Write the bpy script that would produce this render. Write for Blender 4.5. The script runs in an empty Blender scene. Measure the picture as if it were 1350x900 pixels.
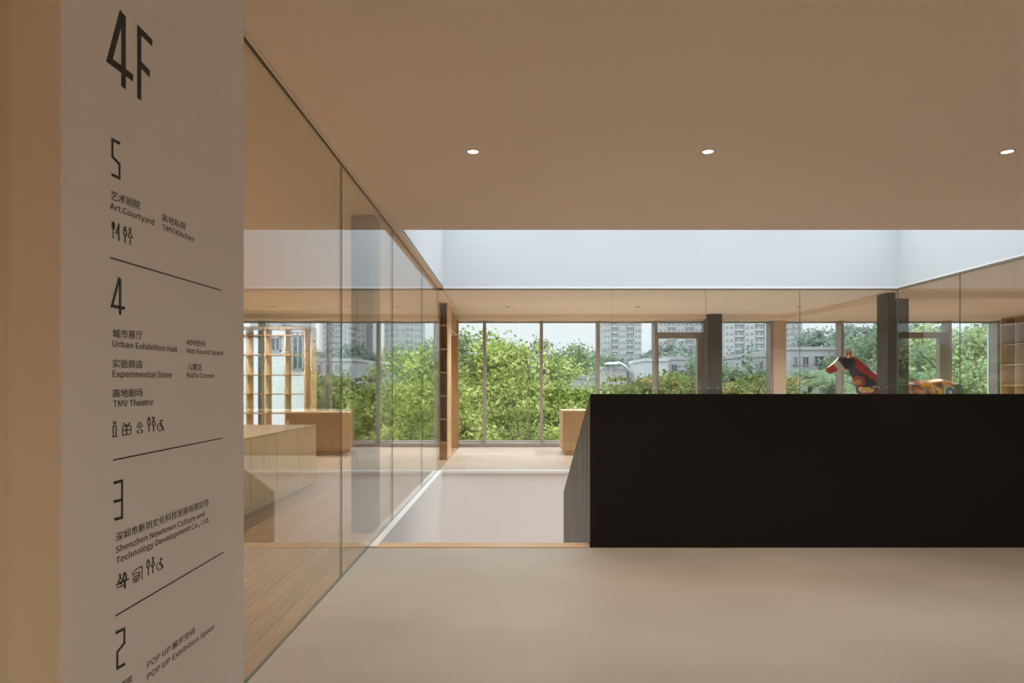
import bpy, bmesh, math, random
from mathutils import Vector, Matrix
random.seed(7)
SC = bpy.context.scene
COL = SC.collection
# ------------------------------------------------------------------ camera
F, HOR, VX, EYE = 900.0, 510.0, 678.0, 1.45
cam = bpy.data.objects.new('camera', bpy.data.cameras.new('camera'))
COL.objects.link(cam)
cam.location = (0, 0, EYE)
cam.rotation_euler = (math.pi/2, 0, 0)
cam.data.sensor_width = 36.0
cam.data.lens = F/1350.0*36.0
cam.data.shift_x = -(VX-675.0)/1350.0
cam.data.shift_y = (HOR-450.0)/1350.0
cam.data.clip_end = 3000
cam.data.clip_start = 0.05
SC.camera = cam
# ------------------------------------------------------------------ view
SC.view_settings.view_transform = 'Standard'
SC.view_settings.look = 'None'
SC.view_settings.gamma = 1.0
SC.view_settings.use_curve_mapping = False
SC.view_settings.exposure = 0.56
SC.cycles.transparent_max_bounces = 24
SC.cycles.max_bounces = 10
SC.cycles.diffuse_bounces = 5
SC.cycles.glossy_bounces = 5
SC.cycles.sample_clamp_indirect = 6.0
SC.cycles.use_denoising = True
# ------------------------------------------------------------------ sky: overcast, brighter overhead
W = bpy.data.worlds.new('sky'); SC.world = W; W.use_nodes = True
nt = W.node_tree; nt.nodes.clear()
tc = nt.nodes.new('ShaderNodeTexCoord'); sp = nt.nodes.new('ShaderNodeSeparateXYZ')
cr = nt.nodes.new('ShaderNodeValToRGB'); bg = nt.nodes.new('ShaderNodeBackground'); wo = nt.nodes.new('ShaderNodeOutputWorld')
nt.links.new(tc.outputs['Generated'], sp.inputs[0]); nt.links.new(sp.outputs['Z'], cr.inputs['Fac'])
e = cr.color_ramp.elements
e[0].position = 0.0; e[0].color = (0.275, 0.279, 0.294, 1)
e[1].position = 1.0; e[1].color = (1.10, 1.20, 1.28, 1)
x_ = e.new(0.22); x_.color = (0.35, 0.36, 0.385, 1)
nt.links.new(cr.outputs['Color'], bg.inputs['Color']); bg.inputs['Strength'].default_value = 2.6
nt.links.new(bg.outputs[0], wo.inputs[0])
# ------------------------------------------------------------------ sky portals and added fill spots
def area(name, loc, rot, sx, sy, power, col=(1, 1, 1), portal=False):
    l = bpy.data.lights.new(name, 'AREA'); l.shape = 'RECTANGLE'; l.size = sx; l.size_y = sy
    l.energy = power; l.color = col
    o = bpy.data.objects.new(name, l); COL.objects.link(o); o.location = loc; o.rotation_euler = rot
    if portal: l.cycles.is_portal = True
    return o
R90 = math.pi/2
area('portal_windows', (1.0, 16.95, 1.6), (-R90, 0, 0), 20, 3.0, 1, portal=True)
area('portal_skylight', (2.7, 9.63, 4.75), (0, 0, 0), 7.8, 4.3, 1, portal=True)
# added fill spots at ceiling height: lobby, left room, right room and far ceiling
def spot(loc, power, col=(1, .86, .70), size=150):
    l = bpy.data.lights.new('fill_spot', 'SPOT'); l.energy = power; l.spot_size = math.radians(size); l.spot_blend = 1.0
    l.color = col; l.shadow_soft_size = .05
    o = bpy.data.objects.new('fill_spot', l); COL.objects.link(o); o.location = loc; return o
for X in (-5.5, -2.6, .6, 3.6, 7.0):
    for Y in (-4.2, -1.4): spot((X, Y, 3.12), 66)
for X in (1.5, 4.6, 8.2): spot((X, 1.3, 3.12), 36)
for X, Y in ((-3.9, 1.5), (-3.9, 4.5), (-3.9, 8.0), (-6.6, 2.5), (-6.6, 6.5), (-6.8, 10.5), (-7.2, 14.0)): spot((X, Y, 3.12), 100, (1, .83, .64))
for X, Y in ((9.2, 4.5), (9.2, 8.0), (9.4, 11.0)): spot((X, Y, 3.12), 85)
# added fill spots low in the void, to brighten the shaft walls
for X in (.1, 3.0, 5.0):
    o_ = spot((X, 6.75, -2.5), 92, (1, .85, .70), 150); o_.rotation_euler = (math.radians(95), 0, 0); o_.data.shadow_soft_size = .2
o_ = spot((.5, 7.7, -2.3), 100, (1, .93, .88), 160); o_.rotation_euler = (0, math.radians(-95), 0); o_.rotation_euler = (0, math.radians(95), math.pi); o_.data.shadow_soft_size = .2
for X in (-5.2, -3.4, -.14, 2.4, 6.0, 9.4): spot((X, 14.58, 3.03 if X > 6.5 else 3.12), 180, (1, .93, .85))  # added fill by the dark ceiling fittings, which stay unlit
# ================================================================== helpers
def link(name, me, parent=None, mat=None):
    o = bpy.data.objects.new(name, me); COL.objects.link(o)
    if parent is not None: o.parent = parent
    if mat is not None and me is not None:
        for m in (mat if isinstance(mat, (list, tuple)) else [mat]): me.materials.append(m)
    return o
def tag(o, label=None, cat=None, group=None, kind=None):
    if label: o['label'] = label
    if cat: o['category'] = cat
    if group: o['group'] = group
    if kind: o['kind'] = kind
    return o
def empty(name, loc=(0, 0, 0), rz=0):
    o = bpy.data.objects.new(name, None); COL.objects.link(o); o.location = loc; o.rotation_euler.z = rz
    o.empty_display_size = 0.2
    return o
class MB:
    def __init__(s): s.v = []; s.f = []; s.mi = []
    def quad(s, pts, m=0):
        n = len(s.v); s.v += [tuple(p) for p in pts]; s.f.append(tuple(range(n, n+len(pts)))); s.mi.append(m)
    def box(s, x0, x1, y0, y1, z0, z1, m=0, M=None, ms=None):
        if x0 > x1: x0, x1 = x1, x0
        if y0 > y1: y0, y1 = y1, y0
        if z0 > z1: z0, z1 = z1, z0
        n = len(s.v)
        P = [(x0,y0,z0),(x1,y0,z0),(x1,y1,z0),(x0,y1,z0),(x0,y0,z1),(x1,y0,z1),(x1,y1,z1),(x0,y1,z1)]
        if M is not None: P = [tuple(M @ Vector(p)) for p in P]
        s.v += P
        Fc = [(3,2,1,0),(4,5,6,7),(0,1,5,4),(1,2,6,5),(2,3,7,6),(3,0,4,7)]  # bottom top front right back left
        for i, f in enumerate(Fc):
            s.f.append(tuple(n+k for k in f)); s.mi.append(ms[i] if ms else m)
        return s
    def prism(s, poly, a0, a1, axis='z', m=0):
        """poly: 2D points; extruded along axis. axis z: (x,y); axis x: (y,z); axis y: (x,z)"""
        def P(p, a):
            return (p[0], p[1], a) if axis == 'z' else ((a, p[0], p[1]) if axis == 'x' else (p[0], a, p[1]))
        k = len(poly); n = len(s.v)
        s.v += [P(p, a0) for p in poly] + [P(p, a1) for p in poly]
        s.f.append(tuple(n+i for i in range(k))[::-1]); s.mi.append(m)
        s.f.append(tuple(n+k+i for i in range(k))); s.mi.append(m)
        for i in range(k):
            j = (i+1) % k
            s.f.append((n+i, n+j, n+k+j, n+k+i)); s.mi.append(m)
        return s
    def cyl(s, c, r0, r1, z0, z1, seg=24, m=0, cap=True):
        n = len(s.v)
        for r, z in ((r0, z0), (r1, z1)):
            for i in range(seg):
                a = 2*math.pi*i/seg; s.v.append((c[0]+r*math.cos(a), c[1]+r*math.sin(a), z))
        for i in range(seg):
            j = (i+1) % seg; s.f.append((n+i, n+j, n+seg+j, n+seg+i)); s.mi.append(m)
        if cap:
            s.f.append(tuple(n+i for i in range(seg))[::-1]); s.mi.append(m)
            s.f.append(tuple(n+seg+i for i in range(seg))); s.mi.append(m)
        return s
    def tube(s, pts, rad, seg=8, m=0):
        """tapering tube through pts; rad list"""
        n = len(s.v); pts = [Vector(p) for p in pts]
        for i, p in enumerate(pts):
            d = (pts[min(i+1, len(pts)-1)]-pts[max(i-1, 0)]).normalized()
            up = Vector((0, 0, 1)) if abs(d.z) < .9 else Vector((1, 0, 0))
            a = d.cross(up).normalized(); b = d.cross(a).normalized()
            r = rad[i] if isinstance(rad, (list, tuple)) else rad
            for k in range(seg):
                t = 2*math.pi*k/seg; s.v.append(tuple(p+a*r*math.cos(t)+b*r*math.sin(t)))
        for i in range(len(pts)-1):
            for k in range(seg):
                j = (k+1) % seg
                s.f.append((n+i*seg+k, n+i*seg+j, n+(i+1)*seg+j, n+(i+1)*seg+k)); s.mi.append(m)
        s.f.append(tuple(n+k for k in range(seg))); s.mi.append(m)
        e0 = n+(len(pts)-1)*seg; s.f.append(tuple(e0+k for k in range(seg))[::-1]); s.mi.append(m)
        return s
    def mesh(s, name, smooth=False, recalc=True):
        me = bpy.data.meshes.new(name); me.from_pydata(s.v, [], s.f)
        if len(s.mi) == len(me.polygons) and any(s.mi): me.polygons.foreach_set('material_index', s.mi)
        if recalc:
            bm = bmesh.new(); bm.from_mesh(me); bmesh.ops.recalc_face_normals(bm, faces=bm.faces); bm.to_mesh(me); bm.free()
        if smooth: me.polygons.foreach_set('use_smooth', [True]*len(me.polygons))
        me.update(); return me
    def obj(s, name, mat, parent=None, bevel=0, smooth=False, recalc=True):
        o = link(name, s.mesh(name, smooth, recalc), parent, mat)
        if bevel:
            b = o.modifiers.new('bevel', 'BEVEL'); b.width = bevel; b.segments = 2; b.limit_method = 'ANGLE'
        return o
def B(*a, **k): return MB().box(*a, **k)
# ------------------------------------------------------------------ materials
def new_mat(name):
    m = bpy.data.materials.new(name); m.use_nodes = True; m.node_tree.nodes.clear(); return m
def N(m, t): return m.node_tree.nodes.new(t)
def L(m, a, b): m.node_tree.links.new(a, b)
def pbr(name, col, rough=.5, metal=0, spec=.5, noise=None, bump=0, col2=None, scale=(1,1,1), coords='Object', detail=4, nscale=5, lo=.35, hi=.65, coat=0):
    m = new_mat(name); o = N(m, 'ShaderNodeOutputMaterial'); p = N(m, 'ShaderNodeBsdfPrincipled')
    p.inputs['Base Color'].default_value = (*col, 1); p.inputs['Roughness'].default_value = rough
    p.inputs['Metallic'].default_value = metal; p.inputs['Specular IOR Level'].default_value = spec
    p.inputs['Coat Weight'].default_value = coat
    L(m, p.outputs[0], o.inputs[0])
    if col2 is not None or bump:
        t = N(m, 'ShaderNodeTexCoord'); mp = N(m, 'ShaderNodeMapping'); mp.inputs['Scale'].default_value = scale
        n = N(m, 'ShaderNodeTexNoise'); n.inputs['Scale'].default_value = nscale; n.inputs['Detail'].default_value = detail
        L(m, t.outputs[coords], mp.inputs[0]); L(m, mp.outputs[0], n.inputs[0])
        if col2 is not None:
            r = N(m, 'ShaderNodeValToRGB'); r.color_ramp.elements[0].position = lo; r.color_ramp.elements[1].position = hi
            r.color_ramp.elements[0].color = (*col, 1); r.color_ramp.elements[1].color = (*col2, 1)
            L(m, n.outputs['Fac'], r.inputs[0]); L(m, r.outputs[0], p.inputs['Base Color'])
        if bump:
            b = N(m, 'ShaderNodeBump'); b.inputs['Strength'].default_value = bump; b.inputs['Distance'].default_value = .01
            L(m, n.outputs['Fac'], b.inputs['Height']); L(m, b.outputs[0], p.inputs['Normal'])
    return m
def wood(name, c1, c2, axis='y', rough=.4, vary=.12, spec=.5):
    """grain along axis, per-object tint"""
    m = new_mat(name); o = N(m, 'ShaderNodeOutputMaterial'); p = N(m, 'ShaderNodeBsdfPrincipled')
    t = N(m, 'ShaderNodeTexCoord'); mp = N(m, 'ShaderNodeMapping'); oi = N(m, 'ShaderNodeObjectInfo')
    sc = {'x': (1.2, 22, 22), 'y': (22, 1.2, 22), 'z': (22, 22, 1.2)}[axis]; mp.inputs['Scale'].default_value = sc
    n = N(m, 'ShaderNodeTexNoise'); n.inputs['Scale'].default_value = 1.6; n.inputs['Detail'].default_value = 6; n.inputs['Distortion'].default_value = .6
    r = N(m, 'ShaderNodeValToRGB'); r.color_ramp.elements[0].position = .3; r.color_ramp.elements[1].position = .7
    r.color_ramp.elements[0].color = (*c1, 1); r.color_ramp.elements[1].color = (*c2, 1)
    ad = N(m, 'ShaderNodeVectorMath'); ad.operation = 'MULTIPLY_ADD'
    cb = N(m, 'ShaderNodeCombineXYZ'); L(m, oi.outputs['Random'], cb.inputs[0]); L(m, oi.outputs['Random'], cb.inputs[1])
    ad.inputs[1].default_value = (37, 37, 37); L(m, cb.outputs[0], ad.inputs[0]); L(m, mp.outputs[0], ad.inputs[2])
    L(m, t.outputs['Object'], mp.inputs[0]); L(m, ad.outputs[0], n.inputs[0]); L(m, n.outputs['Fac'], r.inputs[0])
    hs = N(m, 'ShaderNodeHueSaturation'); mr = N(m, 'ShaderNodeMapRange')
    mr.inputs['To Min'].default_value = 1-vary; mr.inputs['To Max'].default_value = 1+vary
    L(m, oi.outputs['Random'], mr.inputs[0]); L(m, mr.outputs[0], hs.inputs['Value']); L(m, r.outputs[0], hs.inputs['Color'])
    L(m, hs.outputs[0], p.inputs['Base Color']); p.inputs['Roughness'].default_value = rough; p.inputs['Specular IOR Level'].default_value = spec
    b = N(m, 'ShaderNodeBump'); b.inputs['Strength'].default_value = .06; b.inputs['Distance'].default_value = .004
    L(m, n.outputs['Fac'], b.inputs['Height']); L(m, b.outputs[0], p.inputs['Normal'])
    L(m, p.outputs[0], o.inputs[0]); return m
def glass(name, tint=(.93, .965, .95), f0=.04):
    """one face of a sheet of clear glass: mirror reflection by viewing angle, the rest passes"""
    m = new_mat(name); o = N(m, 'ShaderNodeOutputMaterial')
    g = N(m, 'ShaderNodeNewGeometry'); d = N(m, 'ShaderNodeVectorMath'); d.operation = 'DOT_PRODUCT'
    L(m, g.outputs['Normal'], d.inputs[0]); L(m, g.outputs['Incoming'], d.inputs[1])
    ab = N(m, 'ShaderNodeMath'); ab.operation = 'ABSOLUTE'; L(m, d.outputs['Value'], ab.inputs[0])
    s1 = N(m, 'ShaderNodeMath'); s1.operation = 'SUBTRACT'; s1.inputs[0].default_value = 1; L(m, ab.outputs[0], s1.inputs[1])
    p5 = N(m, 'ShaderNodeMath'); p5.operation = 'POWER'; p5.inputs[1].default_value = 5; L(m, s1.outputs[0], p5.inputs[0])
    ma = N(m, 'ShaderNodeMath'); ma.operation = 'MULTIPLY_ADD'; ma.inputs[1].default_value = 1-f0; ma.inputs[2].default_value = f0; L(m, p5.outputs[0], ma.inputs[0])
    tr = N(m, 'ShaderNodeBsdfTransparent'); tr.inputs[0].default_value = (*tint, 1)
    gl = N(m, 'ShaderNodeBsdfGlossy'); gl.inputs['Roughness'].default_value = 0.0; gl.inputs['Color'].default_value = (1, 1, 1, 1)
    mx = N(m, 'ShaderNodeMixShader'); L(m, ma.outputs[0], mx.inputs[0]); L(m, tr.outputs[0], mx.inputs[1]); L(m, gl.outputs[0], mx.inputs[2])
    L(m, mx.outputs[0], o.inputs[0]); return m
def emit(name, col, s):
    m = new_mat(name); o = N(m, 'ShaderNodeOutputMaterial'); e_ = N(m, 'ShaderNodeEmission')
    e_.inputs[0].default_value = (*col, 1); e_.inputs[1].default_value = s; L(m, e_.outputs[0], o.inputs[0]); return m
M = {}
M['ceil'] = pbr('ceiling_paint', (.85, .715, .60), .9, spec=.2, bump=.02, nscale=60)
M['plaster'] = pbr('white_plaster', (.84, .83, .81), .85, spec=.2, bump=.02, nscale=60)
M['pillar'] = pbr('pillar_paint', (.88, .865, .85), .8, spec=.3, bump=.03, nscale=90)
M['pillar_front'] = pbr('pillar_paint_warm_lit', (.85, .74, .58), .85, spec=.2)  # same paint as the pillar, with warm light on the front put into the colour
M['shaft'] = pbr('shaft_white', (.88, .85, .83), .85, spec=.2)
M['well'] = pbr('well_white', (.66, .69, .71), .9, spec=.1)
M['ledge'] = pbr('ledge_white', (.86, .87, .88), .5)
M['concrete'] = pbr('polished_concrete', (.42, .405, .39), .42, col2=(.50, .485, .465), nscale=1.1, detail=9, lo=.3, hi=.72, bump=.015, spec=.35)
M['woodfloor'] = wood('oak_floor', (.37, .225, .13), (.52, .345, .22), 'y', .42, .10)
M['oak'] = wood('oak_veneer', (.56, .36, .19), (.70, .48, .28), 'z', .45, .05)
M['maple'] = wood('pale_maple', (.78, .52, .28), (.88, .64, .40), 'z', .4, .04)
M['maple_x'] = wood('pale_maple_top', (.66, .49, .29), (.78, .61, .39), 'y', .3, .04)
M['oakdark'] = wood('brown_oak', (.34, .20, .115), (.46, .29, .17), 'z', .45, .05)
M['brownwood'] = wood('brown_veneer', (.36, .20, .09), (.46, .27, .13), 'z', .45, .05)
M['trimwood'] = wood('nosing_wood', (.66, .44, .25), (.78, .56, .36), 'x', .35, .05)
M['black'] = pbr('blackened_steel', (.008, .0077, .0072), .55, spec=.25, bump=.02, nscale=12)
M['steel'] = pbr('raw_dark_steel', (.045, .036, .029), .48, metal=.55, col2=(.19, .16, .135), scale=(7, 7, .45), nscale=1.6, detail=7, lo=.35, hi=.7, spec=.5)
M['dark'] = pbr('dark_gap', (.02, .018, .015), .7)
M['alu'] = pbr('bronze_aluminium', (.36, .32, .305), .45, metal=.2)
M['alu_lt'] = pbr('light_aluminium', (.55, .55, .56), .4, metal=.2)
M['colgrey'] = pbr('dark_column_paint', (.055, .053, .052), .6, bump=.03, nscale=20, col2=(.075, .072, .07), lo=.4, hi=.6)
M['colmid'] = pbr('grey_concrete_column', (.13, .127, .124), .7, bump=.03, nscale=20)
M['beige'] = pbr('beige_cladding', (.58, .46, .37), .8)
M['chan'] = pbr('channel_bronze', (.23, .18, .12), .5, metal=.3)
M['glass'] = glass('clear_glass')
M['wglass'] = glass('window_glass', (.95, .96, .96), .035)
M['gedge'] = pbr('glass_edge_green', (.12, .17, .15), .15, spec=.6)
M['ink'] = pbr('dark_vinyl', (.018, .022, .018), .5)
M['lamp'] = emit('lamp_warm', (1, .86, .62), 3.2)
M['metal'] = pbr('brushed_metal', (.5, .5, .5), .3, metal=.9)
M['dot'] = pbr('white_sticker', (.75, .75, .75), .6)
def pane(name, x0, x1, y0, y1, z0, z1, parent, mat=None, thin='x'):
    """a sheet of glass: faces clear, edges green"""
    ms = [1, 1, 1, 0, 1, 0] if thin == 'x' else [1, 1, 0, 1, 0, 1]
    o = B(x0, x1, y0, y1, z0, z1, ms=ms).obj(name, [mat or M['glass'], M['gedge']], parent)
    return o
# ================================================================== the shell
CH = 3.165                   # ceiling height
GX, LX = -1.317, -1.243      # left glass plane, inner edge of ledge
RX = 6.64                    # right glass plane
Y0, YN, YF = 6.156, 6.33, 11.81   # concrete edge, void near edge, void far edge
YW = 16.5                    # window wall, inner face
XL, XR, YB, YE = -9.0, 11.75, -6.0, 16.9
def struct(name, mb, mat, **k): return tag(mb.obj(name, mat, **k), kind='structure')
struct('floor', MB().box(GX, XR, YB, Y0, -.25, 0), M['concrete'])
fl = struct('floor', MB().box(XL, GX-.004, YB, YE, -.25, -.010).box(XL, -5.42, YB, YE, -.02, -.0005), M['woodfloor'])
struct('floor', MB().box(GX, XR, YF+.07, YE, -.25, -.0005).box(RX+.06, XR, Y0, YF+.07, -.25, -.0005), wood('pale_oak_floor', (.50, .385, .325), (.62, .495, .435), 'y', .40, .05))
# planks of the left room, laid along its length
pw, plen = .145, 1.83
me_cache = {}
def plank_mesh(l):
    k = round(l, 2)
    if k not in me_cache:
        mb = MB(); g = .0012; c = .0016
        x0, x1, y0, y1 = g, pw-g, g, k-g
        mb.v = [(x0,y0,-.0098),(x1,y0,-.0098),(x1,y1,-.0098),(x0,y1,-.0098),(x0,y0,-c),(x1,y0,-c),(x1,y1,-c),(x0,y1,-c),(x0+c,y0+c,0),(x1-c,y0+c,0),(x1-c,y1-c,0),(x0+c,y1-c,0)]
        mb.f = [(0,1,5,4),(1,2,6,5),(2,3,7,6),(3,0,4,7),(4,5,9,8),(5,6,10,9),(6,7,11,10),(7,4,8,11),(8,9,10,11)]
        mb.mi = [0]*9
        me = mb.mesh('plank', recalc=False); me.materials.append(M['woodfloor']); me_cache[k] = me
    return me_cache[k]
for i in range(28):
    x = GX-.006-(i+1)*pw
    if x < -5.44: break
    y = 2.6 if x > -3.1 else 10.6
    y -= (0, .92, .45, 1.37)[i % 4]
    while y < YE-.05:
        l = min(plen, YE-.01-y)
        o = bpy.data.objects.new('plank', plank_mesh(l)); COL.objects.link(o); o.parent = fl; o.location = (x, y, 0)
        y += l
# ceiling with the opening of the light well
cm = MB()
cm.box(XL, XR, YB, 7.456, CH, CH+.02).box(XL, -1.23, 7.456, YF, CH, CH+.02).box(RX, XR, 7.456, YF, CH, CH+.02).box(XL, XR, YF, YE, CH, CH+.02)
struct('ceiling', cm, M['ceil'])
struct('ceiling', MB().prism([(XL, 16.08), (6.4, 16.08), (6.93, 12.35), (XR, 12.35), (XR, YE), (XL, YE)], 3.055, CH-.001), M['ceil'])
# light well
wz = 4.7
wm = MB().box(-1.43, -1.23, 7.25, YF+.2, CH+.02, wz).box(RX, RX+.2, 7.25, YF+.2, CH+.02, wz).box(-1.23, RX, 7.25, 7.456, CH+.02, wz).box(-1.23, RX, YF, YF+.2, CH+.02, wz)
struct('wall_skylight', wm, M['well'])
# thin white bead round the well's lower edge
struct('trim_1', MB().box(-1.23, RX, YF-.006, YF, CH-.012, CH+.02).box(-1.236, -1.23, 7.456, YF, CH-.006, CH+.02).box(RX-.006, RX, 7.456, YF, CH-.012, CH+.02), M['ledge'])
sk = tag(empty('window_skylight', (2.7, 9.6, wz)), kind='structure')
for i in range(4):
    x0 = -1.23+i*(RX+1.23)/4; x1 = x0+(RX+1.23)/4
    o = B(x0+.04-2.7, x1-.04-2.7, -2.1, 2.16, .02, .032).obj('pane', M['wglass'], sk)
for i in range(5):
    x0 = -1.23+i*(RX+1.23)/4
    B(x0-.04-2.7, x0+.04-2.7, -2.2, 2.25, 0, .08).obj('frame', M['alu_lt'], sk)
# shell walls out of view
struct('wall_left', B(XL-.2, XL, YB, YE, -.2, CH+.1), M['plaster'])
struct('wall_right', B(XR, XR+.2, YB, YE, -.2, CH+.1), M['plaster'])
struct('wall_back', B(XL, XR, YB-.2, YB, -.2, CH+.1), M['plaster'])
# the void and its white shaft
zb = -4.2
struct('wall_shaft_left', B(LX-.08, LX, YN, YF, zb, -.001), M['shaft'])
struct('wall_shaft_back', B(LX-.08, RX+.06, YF, YF+.07, zb, -.001), M['shaft'])
struct('wall_shaft_right', B(RX, RX+.06, YN, YF, zb, -.26), M['shaft'])
struct('wall_shaft_front', B(LX-.08, RX+.06, YN-.06, YN, zb, -.26), M['shaft'])
struct('floor_lower', B(LX-.1, RX+.1, YN-.1, YF+.1, zb-.1, zb), M['woodfloor'])
struct('trim_2', MB().box(GX+.004, LX, Y0+.02, YF, -.001, .012).box(LX, RX, YF-.05, YF+.018, -.03, .012), M['ledge'])
struct('trim_3', MB().box(LX+.0, RX, Y0+.014, YN+.02, -.05, .004), M['trimwood'])
struct('trim_4', MB().box(GX+.01, RX, Y0-.001, Y0+.02, -.1, -.012), M['dark'])
# ================================================================== glass partitions
def chan(parent, mb): return mb.obj('channel', M['chan'], parent)
gl_ = tag(empty('wall_glass_left', (GX, 0, 0)), kind='structure')
ys = [0.75, 3.0, 5.22, 7.41, 9.80, YF+.02]
for a, b in zip(ys, ys[1:]):
    pane('glass_panel', -.012, 0, a+.0025, b-.0025, .002, CH-.012, gl_)
chan(gl_, B(-.014, .002, ys[0], ys[-1], CH-.012, CH))
B(.0025, .02, ys[0], ys[-1], CH-.008, CH).obj('cover_strip', M['ceil'], gl_)
B(-.016, .004, ys[0], Y0, -.002, .004).obj('floor_joint', M['gedge'], gl_)
gb_ = tag(empty('wall_glass_back', (0, YF+.02, 0)), kind='structure')
xs = [GX, .085, 1.706, 3.32, 4.95, RX]
for a, b in zip(xs, xs[1:]):
    pane('glass_panel', a+.0025, b-.0025, 0, .012, .012, CH-.035, gb_, thin='y')
chan(gb_, B(GX, RX+.01, -.02, .03, CH-.035, CH-.002))
dm = MB()
x = 1.2
while x < RX-.1:
    dm.box(x-.012, x+.012, -.0022, -.0002, 1.440, 1.449); x += .155
tag(dm.obj('safety_sticker', M['dot'], gb_), kind='stuff')
gr_ = tag(empty('wall_glass_right', (RX, 0, 0)), kind='structure')
ys = [YF+.02, 10.18, 8.53, 6.88, Y0+.1]
for a, b in zip(ys, ys[1:]):
    pane('glass_panel', 0, .012, b+.0025, a-.0025, .002, CH-.035, gr_)
chan(gr_, B(-.008, .03, Y0+.1, YF+.03, CH-.035, CH-.002))
struct('trim_5', B(RX, RX+.06, Y0, YF, -.3, 0), M['ledge'])
# ================================================================== window wall
def wx(px): return (px-VX)*YW/F
HEAD = 3.055
joints = [170, 256, 342, 432, 509, 588, 638.5, 714, 789, 865, 931.5, 1018, 1036, 1111, 1181, 1253, 1316.5, 1316.5]
mw = .07
def window(n, px0, px1, opener=False):
    x0, x1 = wx(px0), wx(px1)
    t = tag(empty('window_%d' % n, ((x0+x1)/2, YW, 0)), kind='structure')
    c = (x0+x1)/2; a, b = x0-c, x1-c
    pane('pane', a+mw/2, b-mw/2, .27, .282, .13, HEAD-.03, t, M['wglass'], thin='y')
    B(a+mw/2, b-mw/2, 0, .3, 0, .09).box(a+mw/2, b-mw/2, .25, .3, HEAD-.035, HEAD).obj('frame', M['alu'], t)
    B(a+mw/2, b-mw/2, .24, .3, .09, .14).obj('sill', M['alu_lt'], t)
    B(b-mw/2, b+mw/2, 0, .3, 0, HEAD).obj('mullion', M['alu'], t, bevel=.004)
    if opener:
        z0, z1 = 2.64, 2.78
        MB().box(a+mw/2, b-mw/2, .10, .26, z0, z1).box(a+mw/2, a+mw/2+.05, .12, .26, .14, z0).box(b-mw/2-.16, b-mw/2, .10, .26, .14, z0).box(a+mw/2, b-mw/2, .12, .26, .14, .22).obj('sash', M['alu'], t)
B(wx(170)-mw/2, wx(170)+mw/2, YW, YW+.3, 0, HEAD).obj('mullion', M['alu'], fl)
n = 0
for a, b in zip(joints, joints[1:]):
    if b-a < 1 or abs(a-1018) < 1: continue
    n += 1; window(n, a, b, a in (865, 1181))
struct('wall_window_left', B(XL, wx(170), YW, YE, 0, HEAD), M['plaster'])
struct('wall_window_right', B(wx(1316.5), XR, YW, YE, 0, HEAD), M['plaster'])
tag(B(wx(1019.5), wx(1036), YW-.02, YE, 0, HEAD).obj('pier', M['beige']), kind='structure')
# columns
def column(x0, x1, y0, y1, mat, z1=CH): return tag(B(x0, x1, y0, y1, 0, z1).obj('column', mat, bevel=.008), kind='structure')
column(4.52, 4.86, 15.95, 16.3, M['colgrey'], 3.16)
column(6.785, 7.17, 12.4, 12.78, M['colgrey'], 3.16)
column(-1.625, -1.40, 6.8, 7.12, M['colmid'], 3.16)
# ================================================================== pillar with directory sign
PX = -1.19; PY1, PY0 = -PX*F/(VX-322), -PX*F/(VX-80.5)
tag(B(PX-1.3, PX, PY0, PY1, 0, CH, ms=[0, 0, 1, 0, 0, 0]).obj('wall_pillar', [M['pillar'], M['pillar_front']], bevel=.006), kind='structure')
sign = empty('directory_sign', (PX, (PY0+PY1)/2, 1.5))
tag(sign, 'black floor directory lettering with icons and rules on the grey pillar at the left', 'sign')
SO = sign.location
def U(px, py):
    y = F*(-PX)/(VX-px); return (y-SO.y, EYE+(HOR-py)*y/F-SO.z)      # in the sign's own plane (y, z)
def ribbon(mb, pts, w, closed=False, top=.0014):
    """flat stroke of even width through 2D points, 1 mm proud"""
    P = [Vector(p) for p in pts]; k = len(P)
    if closed: P = P+[P[0]]; k += 1
    Ls, Rs = [], []
    for i in range(k):
        if closed and i in (0, k-1): d0 = (P[0]-P[-2]).normalized(); d1 = (P[1]-P[0]).normalized()
        else:
            d0 = (P[i]-P[i-1]).normalized() if i > 0 else None
            d1 = (P[i+1]-P[i]).normalized() if i < k-1 else None
        if d0 is None: d0 = d1
        if d1 is None: d1 = d0
        n0, n1 = Vector((-d0.y, d0.x)), Vector((-d1.y, d1.x)); nn = n0+n1
        if nn.length < .2: nn = n1
        nn.normalize(); s = w/2/max(.35, nn.dot(n1)); Ls.append(P[i]+nn*s); Rs.append(P[i]-nn*s)
    for i in range(k-1):
        mb.prism([tuple(Rs[i]), tuple(Rs[i+1]), tuple(Ls[i+1]), tuple(Ls[i])], .0002, top, 'x')
def strokes(name, sets, w, zoom, parent=sign):
    ox, oy, s = zoom; mb = MB()
    for ks, st in enumerate(sets):
        closed = st[0] == 'c'
        pts = st[1:] if closed else st
        ribbon(mb, [U(ox+p[0]/s, oy+p[1]/s) for p in pts], w, closed, .0014+.0004*ks)
    return mb.obj(name, M['ink'], parent)
def circ(cx, cy, rx, ry, n=12): return ['c']+[(cx+rx*math.cos(2*math.pi*i/n), cy+ry*math.sin(2*math.pi*i/n)) for i in range(n)]
try:        # the sans face that ships inside Blender
    import os
    _fd = os.path.join(bpy.utils.system_resource('DATAFILES'), 'fonts')
    SANS = bpy.data.fonts.load(os.path.join(_fd, [f for f in os.listdir(_fd) if 'CJK' in f][0]))
except Exception as ex:
    print('default font', ex); SANS = None
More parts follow.
